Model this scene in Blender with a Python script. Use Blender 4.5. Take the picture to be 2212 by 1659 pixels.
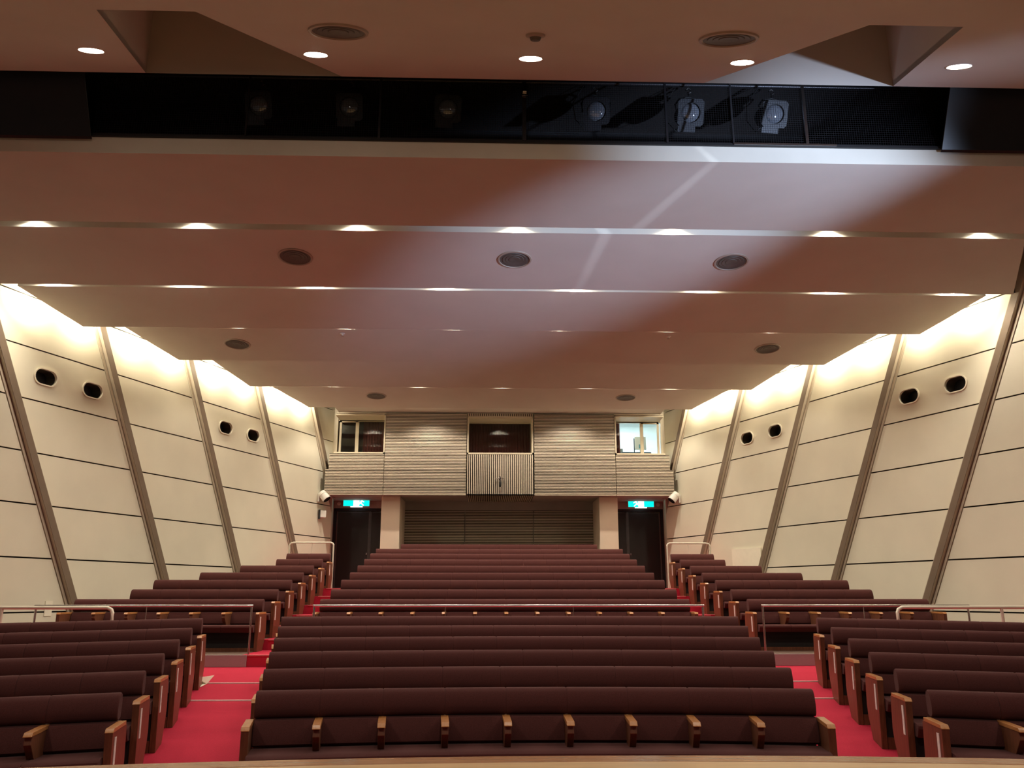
import bpy, bmesh, math, random
from mathutils import Matrix, Vector

random.seed(7)
S = bpy.context.scene
for o in list(bpy.data.objects):
    bpy.data.objects.remove(o, do_unlink=True)
C = S.collection
PI = math.pi
Z0 = 1.58                       # eye height above the floor of the first row


def zz(h):                      # height relative to the eye -> world z
    return h + Z0


# ------------------------------------------------------------------ camera
cam_d = bpy.data.cameras.new('camera')
cam = bpy.data.objects.new('camera', cam_d)
C.objects.link(cam)
cam.location = (-0.36, 0.0, Z0)
cam.rotation_euler = (math.radians(90 + 14.2), 0, math.radians(-1.7))
cam_d.sensor_width = 36.0
cam_d.lens = 1800.0 / 2212.0 * 36.0
cam_d.clip_end = 100
S.camera = cam

# ------------------------------------------------------------------ world, exposure
w = bpy.data.worlds.new('world')
S.world = w
w.use_nodes = True
w.node_tree.nodes['Background'].inputs[0].default_value = (1.0, 0.86, 0.80, 1)
w.node_tree.nodes['Background'].inputs[1].default_value = 0.05
S.view_settings.view_transform = 'Standard'
S.view_settings.look = 'None'
S.view_settings.exposure = 0.0
S.view_settings.gamma = 1.0
S.view_settings.use_curve_mapping = False

WARM = (1.0, 0.89, 0.74)
WARM2 = (1.0, 0.89, 0.68)
# light power settings
P_SLOT = 120.0          # hall downlights in the ceiling slots
P_STAGE = 70.0          # downlights over the stage edge
P_COVE = 52.0          # wall washers behind the ceiling edges
P_REAR = 150.0           # downlights in front of the slatted rear wall
P_BLUE = 7200.0          # bluish beam thrown up from the stage side
P_BOOTH = 60.0         # fluorescent light in the control room


def spot(name, loc, target, power, color, cone, blend=0.6, radius=0.04, parent=None):
    d = bpy.data.lights.new(name, 'SPOT')
    d.energy = power
    d.color = color
    d.spot_size = math.radians(cone)
    d.spot_blend = blend
    d.shadow_soft_size = radius
    o = bpy.data.objects.new(name, d)
    C.objects.link(o)
    o.location = loc
    v = Vector(target) - Vector(loc)
    o.rotation_euler = v.to_track_quat('-Z', 'Y').to_euler()
    return o


def area(name, loc, target, power, color, sx, sy):
    d = bpy.data.lights.new(name, 'AREA')
    d.shape = 'RECTANGLE'
    d.size = sx
    d.size_y = sy
    d.energy = power
    d.color = color
    o = bpy.data.objects.new(name, d)
    C.objects.link(o)
    o.location = loc
    v = Vector(target) - Vector(loc)
    o.rotation_euler = v.to_track_quat('-Z', 'Y').to_euler()
    return o


# bluish beam from the stage side up to the ceiling
BEAM = Vector((8.2, 1.0, zz(0.3)))
spot('stage_side_beam', BEAM, (2.15, 10.3, zz(4.85)), P_BLUE * 1.1, (0.57, 0.71, 1.0), 24, 0.9, 0.15)
sheet = spot('stage_side_beam_sheet', BEAM, (1.75, 10.2, zz(4.82)), P_BLUE * .40, (0.68, 0.80, 1.0), 15, 1.0, 0.02)
zax = (BEAM - Vector((1.75, 10.2, zz(4.82)))).normalized()
lax = Vector((-.26, 1.0, .03))
yax = (lax - zax * lax.dot(zax)).normalized()
xax = yax.cross(zax)
sheet.matrix_world = Matrix(((xax.x, yax.x, zax.x, BEAM.x), (xax.y, yax.y, zax.y, BEAM.y), (xax.z, yax.z, zax.z, BEAM.z), (0, 0, 0, 1))) @ Matrix.Diagonal((.05, 1.0, 1.0, 1.0))
spot('stage_side_beam_spill', BEAM, (4.3, 6.95, zz(4.95)), P_BLUE * .16, (0.60, 0.72, 1.0), 17, 1.0, 0.2)
# added fill lights over the stage, bounced up to brighten the front ceiling
for x_ in (-5.0, 0.0, 5.0):
    spot('stage_fill_light', (x_, 1.2, zz(5.2)), (x_, 2.4, zz(-.9)), 290.0, (1.0, .88, .74), 110, 0.5, 0.10)

# ------------------------------------------------------------------ materials
def mat(name, col, rough=0.6, metal=0.0, noise=0.0, nscale=20.0, bump=0.0, bscale=200.0, spec=0.5, stretch=None, col2=None, emit=None, estr=0.0, sheen=0.0):
    m = bpy.data.materials.new(name)
    m.use_nodes = True
    nt = m.node_tree
    b = nt.nodes['Principled BSDF']
    b.inputs['Base Color'].default_value = (*col, 1)
    b.inputs['Roughness'].default_value = rough
    b.inputs['Metallic'].default_value = metal
    b.inputs['Specular IOR Level'].default_value = spec
    if sheen:
        b.inputs['Sheen Weight'].default_value = sheen
    if emit:
        b.inputs['Emission Color'].default_value = (*emit, 1)
        b.inputs['Emission Strength'].default_value = estr
    tc = nt.nodes.new('ShaderNodeTexCoord')
    mp = nt.nodes.new('ShaderNodeMapping')
    nt.links.new(tc.outputs['Object'], mp.inputs['Vector'])
    if stretch:
        mp.inputs['Scale'].default_value = stretch
    if noise > 0 or col2:
        n = nt.nodes.new('ShaderNodeTexNoise')
        n.inputs['Scale'].default_value = nscale
        n.inputs['Detail'].default_value = 4
        nt.links.new(mp.outputs[0], n.inputs['Vector'])
        r = nt.nodes.new('ShaderNodeValToRGB')
        a = col2 if col2 else tuple(c * (1 - noise) for c in col)
        z = col if col2 else tuple(min(1, c * (1 + noise)) for c in col)
        r.color_ramp.elements[0].position = 0.3
        r.color_ramp.elements[1].position = 0.7
        r.color_ramp.elements[0].color = (*a, 1)
        r.color_ramp.elements[1].color = (*z, 1)
        nt.links.new(n.outputs['Fac'], r.inputs[0])
        nt.links.new(r.outputs[0], b.inputs['Base Color'])
    if bump > 0:
        n2 = nt.nodes.new('ShaderNodeTexNoise')
        n2.inputs['Scale'].default_value = bscale
        nt.links.new(tc.outputs['Object'], n2.inputs['Vector'])
        bp = nt.nodes.new('ShaderNodeBump')
        bp.inputs['Strength'].default_value = bump
        bp.inputs['Distance'].default_value = 0.01
        nt.links.new(n2.outputs['Fac'], bp.inputs['Height'])
        nt.links.new(bp.outputs[0], b.inputs['Normal'])
    return m


M = {}
M['ceil'] = mat('ceiling_paint', (0.56, 0.52, 0.46), 0.75, noise=0.03, nscale=1.5, bump=0.05, bscale=60, spec=0.3)
M['ceil_edge'] = mat('ceiling_edge_paint', (0.70, 0.67, 0.57), 0.75, noise=0.03, nscale=3)
M['wall'] = mat('wall_fabric', (0.80, 0.76, 0.60), 0.85, noise=0.04, nscale=1.2, bump=0.15, bscale=300, spec=0.2)
M['groove'] = mat('wall_groove', (0.10, 0.07, 0.045), 0.8)
M['rib'] = mat('rib_paint', (0.20, 0.145, 0.095), 0.6, noise=0.06, nscale=4)
M['ribedge'] = mat('rib_edge_paint', (0.52, 0.45, 0.34), 0.6, noise=0.05, nscale=4)
M['fabric'] = mat('seat_fabric', (0.088, 0.028, 0.025), 0.95, noise=0.18, nscale=180, bump=0.3, bscale=500, spec=0.12, sheen=0.06)
M['wood'] = mat('arm_wood', (0.20, 0.075, 0.035), 0.38, col2=(0.12, 0.042, 0.022), nscale=6, stretch=(8, 8, 1), spec=0.45)
M['woodcap'] = mat('cap_wood', (0.56, 0.25, 0.085), 0.28, col2=(0.42, 0.17, 0.055), nscale=6, stretch=(8, 1, 8), spec=0.6)
M['stage'] = mat('stage_wood', (0.70, 0.44, 0.21), 0.32, col2=(0.52, 0.33, 0.15), nscale=3, stretch=(1, 14, 1), spec=0.5)
M['nosing'] = mat('stage_edge_wood', (0.40, 0.18, 0.08), 0.22, col2=(0.30, 0.125, 0.055), nscale=4, stretch=(1, 10, 1), spec=0.6)
M['carpet'] = mat('red_carpet', (0.54, 0.030, 0.062), 0.95, noise=0.12, nscale=120, bump=0.4, bscale=400, spec=0.1)
M['brownfloor'] = mat('brown_vinyl', (0.13, 0.075, 0.05), 0.6, noise=0.1, nscale=6)
M['nose'] = mat('nosing_metal', (0.85, 0.66, 0.62), 0.4, 0.0, noise=0.05, nscale=30)
M['black'] = mat('black_paint', (0.010, 0.010, 0.011), 0.6, noise=0.2, nscale=5)
M['blackgloss'] = mat('black_gloss_board', (0.012, 0.011, 0.010), 0.30, noise=0.1, nscale=5)
M['apron'] = mat('dark_apron', (0.012, 0.009, 0.008), 0.9, noise=0.1, nscale=9)
M['steel'] = mat('brushed_steel', (0.62, 0.60, 0.58), 0.25, 1.0, noise=0.08, nscale=30, stretch=(1, 30, 30))
M['plate'] = mat('kick_plate_steel', (0.42, 0.38, 0.38), 0.30, 0.30, noise=0.08, nscale=20, stretch=(1, 20, 20))
M['darksteel'] = mat('dark_steel', (0.10, 0.10, 0.11), 0.35, 0.8, noise=0.1, nscale=20)
M['whitepipe'] = mat('cream_pipe', (0.80, 0.74, 0.60), 0.3, noise=0.03, nscale=5)
M['cream'] = mat('column_plaster', (0.74, 0.62, 0.49), 0.7, noise=0.04, nscale=2, bump=0.05)
M['slat'] = mat('slat_wood', (0.64, 0.55, 0.42), 0.55, noise=0.08, nscale=3, stretch=(1, 12, 12))
M['slatback'] = mat('slat_backing', (0.016, 0.009, 0.007), 0.9, noise=0.1, nscale=3)
M['frame'] = mat('window_frame_paint', (0.58, 0.50, 0.36), 0.5, noise=0.04, nscale=4)
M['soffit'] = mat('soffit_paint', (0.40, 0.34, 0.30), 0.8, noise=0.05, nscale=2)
M['door'] = mat('door_black', (0.016, 0.015, 0.014), 0.45, noise=0.15, nscale=3)
M['doorline'] = mat('door_edge_metal', (0.13, 0.13, 0.13), 0.3, 0.7, noise=0.1, nscale=9)
M['plate_white'] = mat('row_plate', (0.85, 0.78, 0.74), 0.5, noise=0.05, nscale=30)
M['white'] = mat('white_plastic', (0.78, 0.76, 0.70), 0.4, noise=0.03, nscale=8)
M['portdark'] = mat('port_lining', (0.045, 0.038, 0.028), 0.7, noise=0.1, nscale=10)
M['stepnose'] = mat('step_nosing_rubber', (0.62, 0.14, 0.15), 0.6, noise=0.05, nscale=30)
M['grey'] = mat('grey_vent', (0.10, 0.09, 0.075), 0.6, noise=0.1, nscale=10)
M['ring'] = mat('vent_ring', (0.36, 0.30, 0.24), 0.5, noise=0.05, nscale=10)
M['curtain'] = mat('red_curtain', (0.15, 0.026, 0.020), 0.9, noise=0.15, nscale=40)
M['paper'] = mat('paper', (0.95, 0.90, 0.72), 0.7, noise=0.02, nscale=10)
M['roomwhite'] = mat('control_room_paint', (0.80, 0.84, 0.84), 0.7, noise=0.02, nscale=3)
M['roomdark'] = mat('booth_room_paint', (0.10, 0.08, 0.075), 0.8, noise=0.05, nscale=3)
M['navy'] = mat('desk_dark', (0.02, 0.03, 0.06), 0.5, noise=0.1, nscale=6)
M['teal'] = mat('screen_teal', (0.10, 0.35, 0.42), 0.5, noise=0.05, nscale=6)
M['lamp'] = mat('lamp_glow', (1, 1, 1), 0.5, noise=0.01, emit=(1.0, 0.90, 0.74), estr=30)
M['exit_green'] = mat('exit_green', (0.0, 0.3, 0.25), 0.5, noise=0.01, emit=(0.0, 0.95, 0.80), estr=1.15)
M['exit_white'] = mat('exit_white', (0.8, 0.9, 0.9), 0.5, noise=0.01, emit=(0.85, 1.0, 1.0), estr=2.2)
M['lens'] = mat('lantern_lens', (0.22, 0.24, 0.28), 0.06, 0.3, noise=0.05, nscale=30, spec=1.0)
M['gel'] = mat('lantern_frame', (0.02, 0.022, 0.028), 0.45, 0.3, noise=0.1, nscale=9)
# window glass: clear pane with a reflecting surface
g = bpy.data.materials.new('window_glass')
g.use_nodes = True
nt = g.node_tree
for n in list(nt.nodes):
    nt.nodes.remove(n)
out = nt.nodes.new('ShaderNodeOutputMaterial')
mix = nt.nodes.new('ShaderNodeMixShader')
fr = nt.nodes.new('ShaderNodeFresnel')
fr.inputs[0].default_value = 1.5
tr = nt.nodes.new('ShaderNodeBsdfTransparent')
tr.inputs[0].default_value = (0.92, 0.95, 0.94, 1)
gl = nt.nodes.new('ShaderNodeBsdfGlossy')
gl.inputs['Roughness'].default_value = 0.02
nt.links.new(fr.outputs[0], mix.inputs[0])
nt.links.new(tr.outputs[0], mix.inputs[1])
nt.links.new(gl.outputs[0], mix.inputs[2])
nt.links.new(mix.outputs[0], out.inputs[0])
M['glass'] = g


# ------------------------------------------------------------------ mesh helpers
class MB:
    def __init__(s):
        s.v = []
        s.f = []
        s.mi = []

    def face(s, idx, m=0):
        s.f.append(tuple(idx))
        s.mi.append(m)

    def poly(s, pts, m=0):
        b = len(s.v)
        s.v += [tuple(p) for p in pts]
        s.face(range(b, b + len(pts)), m)

    def box(s, x0, x1, y0, y1, z0, z1, m=0, rot=None, org=None):
        b = len(s.v)
        P = [(x, y, z) for z in (z0, z1) for y in (y0, y1) for x in (x0, x1)]
        if rot is not None:
            o = Vector(org or (0, 0, 0))
            P = [tuple(o + rot @ (Vector(p) - o)) for p in P]
        s.v += P
        for q in ((0, 2, 3, 1), (4, 5, 7, 6), (0, 1, 5, 4), (2, 6, 7, 3), (0, 4, 6, 2), (1, 3, 7, 5)):
            s.face([b + i for i in q], m)

    def prism(s, poly, fn, a, bb, m=0):
        """poly: 2D points, fn(u, v, t) -> xyz, extruded from t=a to t=bb"""
        b = len(s.v)
        n = len(poly)
        s.v += [tuple(fn(u, v, a)) for u, v in poly] + [tuple(fn(u, v, bb)) for u, v in poly]
        s.face(range(b, b + n), m)
        s.face(range(b + 2 * n - 1, b + n - 1, -1), m)
        for i in range(n):
            j = (i + 1) % n
            s.face((b + i, b + n + i, b + n + j, b + j), m)

    def tube(s, pts, r, n=10, m=0, caps=True, square=False):
        pts = [Vector(p) for p in pts]
        b = len(s.v)
        k = 4 if square else n
        up = Vector((0, 0, 1))
        for i, p in enumerate(pts):
            if i == 0:
                d = pts[1] - pts[0]
            elif i == len(pts) - 1:
                d = pts[-1] - pts[-2]
            else:
                d = (pts[i + 1] - p).normalized() + (p - pts[i - 1]).normalized()
            d.normalize()
            a = d.cross(up)
            if a.length < 1e-3:
                a = d.cross(Vector((0, 1, 0)))
            a.normalize()
            c = d.cross(a)
            for j in range(k):
                t = 2 * PI * (j + (0.5 if square else 0)) / k
                s.v.append(tuple(p + (a * math.cos(t) + c * math.sin(t)) * r))
        for i in range(len(pts) - 1):
            for j in range(k):
                j2 = (j + 1) % k
                s.face((b + i * k + j, b + i * k + j2, b + (i + 1) * k + j2, b + (i + 1) * k + j), m)
        if caps:
            s.face([b + j for j in range(k - 1, -1, -1)], m)
            e = b + (len(pts) - 1) * k
            s.face([e + j for j in range(k)], m)

    def lathe(s, prof, org, axis=(0, 0, 1), n=32, m=0, mats=None):
        """prof: (radius, distance along the axis)"""
        ax = Vector(axis).normalized()
        a = ax.cross(Vector((1, 0, 0)))
        if a.length < 0.1:
            a = ax.cross(Vector((0, 1, 0)))
        a.normalize()
        c = ax.cross(a)
        o = Vector(org)
        b = len(s.v)
        for r, h in prof:
            for j in range(n):
                t = 2 * PI * j / n
                s.v.append(tuple(o + ax * h + (a * math.cos(t) + c * math.sin(t)) * r))
        for i in range(len(prof) - 1):
            for j in range(n):
                j2 = (j + 1) % n
                s.face((b + i * n + j, b + i * n + j2, b + (i + 1) * n + j2, b + (i + 1) * n + j), mats[i] if mats else m)

    def mesh(s, name, mats, smooth=False):
        me = bpy.data.meshes.new(name)
        me.from_pydata(s.v, [], s.f)
        if not isinstance(mats, (list, tuple)):
            mats = [mats]
        for q in mats:
            me.materials.append(q)
        me.polygons.foreach_set('material_index', s.mi)
        if smooth:
            me.polygons.foreach_set('use_smooth', [True] * len(s.f))
            try:
                me.set_sharp_from_angle(angle=math.radians(40))
            except Exception:
                pass
        me.update()
        bm = bmesh.new()
        bm.from_mesh(me)
        bmesh.ops.recalc_face_normals(bm, faces=bm.faces)
        bm.to_mesh(me)
        bm.free()
        return me


def link(name, me, parent=None, loc=None):
    o = bpy.data.objects.new(name, me)
    C.objects.link(o)
    if parent:
        o.parent = parent
    if loc:
        o.location = loc
    return o


def obj(name, mb, mats, parent=None, smooth=False, bevel=0.0, loc=None):
    o = link(name, mb.mesh(name, mats, smooth), parent, loc)
    if bevel:
        md = o.modifiers.new('bevel', 'BEVEL')
        md.width = bevel
        md.segments = 2
        md.limit_method = 'ANGLE'
    return o


def tag(o, label, cat=None, group=None, kind=None):
    o['label'] = label
    if cat:
        o['category'] = cat
    if group:
        o['group'] = group
    if kind:
        o['kind'] = kind
    return o


def thing(name, label, cat, loc=(0, 0, 0), rotz=0, group=None):
    o = bpy.data.objects.new(name, None)
    C.objects.link(o)
    o.location = loc
    o.rotation_euler = (0, 0, rotz)
    o.empty_display_size = 0.2
    return tag(o, label, cat, group)


def struct(name, mb, mats, label, parent=None, **k):
    o = obj(name, mb, mats, parent, **k)
    o['label'] = label
    o['kind'] = 'structure'
    return o


trim_i = [0]


def trim(mb, mats, label, **k):
    trim_i[0] += 1
    return struct('trim_%d' % trim_i[0], mb, mats, label, **k)


ORD = ['first', 'second', 'third', 'fourth', 'fifth', 'sixth', 'seventh', 'eighth', 'ninth', 'tenth', 'eleventh', 'twelfth', 'thirteenth', 'fourteenth', 'fifteenth']
NUM = ['zero', 'one', 'two', 'three', 'four', 'five', 'six', 'seven', 'eight', 'nine', 'ten', 'eleven', 'twelve']

# ------------------------------------------------------------------ rows of the hall
ROWY = {1: 7.2, 2: 8.1, 3: 9.0, 4: 9.9, 5: 10.8, 6: 11.7, 7: 14.61, 8: 15.57, 9: 16.58, 10: 17.59, 11: 18.58, 12: 19.54, 13: 20.5, 14: 21.5, 15: 22.47}
TOPH = {1: -.76, 2: -.67, 3: -.595, 4: -.50, 5: -.385, 6: -.297, 7: -.068, 8: .097, 9: .28, 10: .444, 11: .616, 12: .79, 13: .962, 14: 1.125, 15: 1.30}
BH = 0.82


def ramp(y):
    return 0.102 * (min(y, 12.3) - 7.2)


FL = {i: (ramp(ROWY[i]) if i <= 6 else zz(TOPH[i]) - BH) for i in ROWY}
RISE = {7: 13.4, 8: 14.6, 9: 15.6, 10: 16.6, 11: 17.6, 12: 18.6, 13: 19.5}

# ------------------------------------------------------------------ floor
mb = MB()
W = 10.5
prof = [(4.6, ramp(5.0)), (5.0, ramp(5.0)), (12.3, ramp(12.3)), (13.4, ramp(12.3))]
z = ramp(12.3)
for i in range(7, 14):
    prof.append((RISE[i], z))
    z = FL[i]
    prof.append((RISE[i], z))
prof.append((25.2, z))
pp = []
for p in prof:
    if not pp or (abs(p[0] - pp[-1][0]) + abs(p[1] - pp[-1][1])) > 1e-6:
        pp.append(p)
mb.prism(pp + [(25.2, -1.2), (4.6, -1.2)], lambda u, v, t: (t, u, v), -W, W)
struct('floor', mb, M['carpet'], 'red carpeted floor with sloping front aisles and steps up to the rear doors')
LAND = FL[13]
mb = MB()
mb.box(-3.26, 3.26, 20.52, 25.0, LAND, FL[14])
mb.box(-3.26, 3.26, 21.5, 25.0, FL[14], FL[15])
struct('floor', mb, M['carpet'], 'raised carpeted platform under the two rearmost centre rows')

# brown floor boards under the seating
for s, side in ((-1, 'left'), (1, 'right')):
    mb = MB()
    b_ = len(mb.v)
    for dz in (-.01, .003):
        for y in (6.4, 12.2):
            mb.v += [(s * (3.50 + .194 * (y - 7.2)), y, ramp(y) + dz), (s * 9.0, y, ramp(y) + dz)]
    for q in ((0, 1, 3, 2), (4, 5, 7, 6), (0, 1, 5, 4), (2, 3, 7, 6), (0, 2, 6, 4), (1, 3, 7, 5)):
        mb.face([b_ + a for a in q])
    for i in range(7, 14):
        y1 = RISE[i + 1] if i < 13 else 21.1
        x0, x1 = sorted((s * 4.08, s * 9.6))
        mb.box(x0, x1, RISE[i] + .03, y1 - .001, FL[i] - .01, FL[i] + .003)
    struct('floor', mb, M['brownfloor'], 'brown floor under the %s side seats' % side)
mb = MB()
for (xa, ya, yb) in ((2.2, 6.5, 8.2), (2.5, 8.2, 10.0), (2.85, 10.0, 12.0)):
    mb.prism([(ya, ramp(ya) - .01), (yb, ramp(yb) - .01), (yb, ramp(yb) + .003), (ya, ramp(ya) + .003)], lambda u, v, t: (t, u, v), -xa, xa)
for i in range(7, 14):
    y1 = RISE[i + 1] if i < 13 else 20.5
    mb.box(-3.14, 3.14, RISE[i] + .03, y1 - .001, FL[i] - .01, FL[i] + .003)
mb.box(-3.2, 3.2, 20.56, 21.49, FL[14] - .01, FL[14] + .003)
mb.box(-3.2, 3.2, 21.54, 24.7, FL[15] - .01, FL[15] + .003)
struct('floor', mb, M['brownfloor'], 'brown floor under the centre seats')

# nosings on the ramp and on the aisle steps
for s, side in ((-1, 'left'), (1, 'right')):
    for j, y in enumerate((10.66, 11.65)):
        mb = MB()
        xa = 2.32 + 0.17 * (y - 7.2) / 0.9
        xb = 3.30 + 0.175 * (y - 7.2) / 0.9
        zc = ramp(y)
        x0, x1 = sorted((s * xa, s * xb))
        mb.box(x0, x1, y - 0.015, y + 0.015, zc - 0.005, zc + 0.012)
        trim(mb, M['nose'], 'thin metal strip across the %s red aisle, %s from the stage' % (side, ORD[j]), bevel=0.003)
    for i in range(7, 14):
        mb = MB()
        x0, x1 = sorted((s * 3.22, s * 3.98))
        mb.box(x0, x1, RISE[i] - 0.010, RISE[i] + 0.035, FL[i] - 0.018, FL[i] + 0.004)
        trim(mb, M['stepnose'], 'pale red nosing of the %s step in the %s aisle' % (ORD[i - 7], side), bevel=0.004)

# ------------------------------------------------------------------ stage
def edge_y(x):
    return 5.17 - 0.028 * (x - 0.2) ** 2


ZST = zz(-0.9)
xs = [-6 + 12 * i / 60 for i in range(61)]
mb = MB()
P = [(x, edge_y(x) - 0.18) for x in xs] + [(6, -5), (-6, -5)]
mb.prism(P, lambda u, v, t: (u, v, t), ZST - 0.06, ZST)
struct('floor', mb, M['stage'], 'light varnished wooden stage floor at the bottom edge of the view')
mb = MB()
P = [(x, edge_y(x)) for x in xs] + [(x, edge_y(x) - 0.178) for x in reversed(xs)]
mb.prism(P, lambda u, v, t: (u, v, t), ZST - 0.07, ZST + 0.002)
trim(mb, M['nosing'], 'darker varnished wooden edge board curving along the stage front', bevel=0.006)
mb = MB()
P = [(x, edge_y(x) - 0.03) for x in xs] + [(x, edge_y(x) - 0.10) for x in reversed(xs)]
mb.prism(P, lambda u, v, t: (u, v, t), ramp(5.0) - 0.03, ZST - 0.07)
struct('wall_front', mb, M['wood'], 'curved wooden face below the stage edge')

# ------------------------------------------------------------------ side walls
def wx(y):
    return 5.15 + 0.395 * (22.7 - y)


UL = math.sqrt(1 + 0.395 ** 2)
TILT = 0.47
RIB0 = [6.55, 8.85, 11.15, 13.45, 15.75, 18.05, 20.35, 22.65, 24.95]
JOINT = [-1.75, -0.29, 0.62, 1.53, 2.42, 3.33, 4.24, 5.15, 6.1]
PORTS = {4: (14.72, 15.70), 6: (19.32, 20.28)}     # bay index -> positions


def clip_max(poly, lim):
    res = []
    for i in range(len(poly)):
        a, b = poly[i], poly[(i + 1) % len(poly)]
        if a[0] <= lim:
            res.append(a)
        if (a[0] <= lim) != (b[0] <= lim):
            t = (lim - a[0]) / (b[0] - a[0])
            res.append((lim, a[1] + t * (b[1] - a[1])))
    return res


def stadium(cy, ch, L, Hh, n=10):
    """oval on the wall: cy centre (depth), ch centre height, length L along wall, height Hh"""
    pts = []
    r = Hh / 2
    d = (L / 2 - r)
    for i in range(n + 1):
        t = -PI / 2 + PI * i / n
        pts.append((d + r * math.cos(t), r * math.sin(t)))
    for i in range(n + 1):
        t = PI / 2 + PI * i / n
        pts.append((-d + r * math.cos(t), r * math.sin(t)))
    # gentle tilt with the ribs is absent: joints and ports are level
    return [(cy + a / UL, ch + b) for a, b in pts]


def wall_pt(s, y, h, off=0.0):
    """off > 0 : towards the hall"""
    nx, ny = -1 / UL, -0.395 / UL      # inward normal for the right wall (s=+1)
    return (s * (wx(y) + nx * off), y + ny * off, zz(h))


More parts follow.
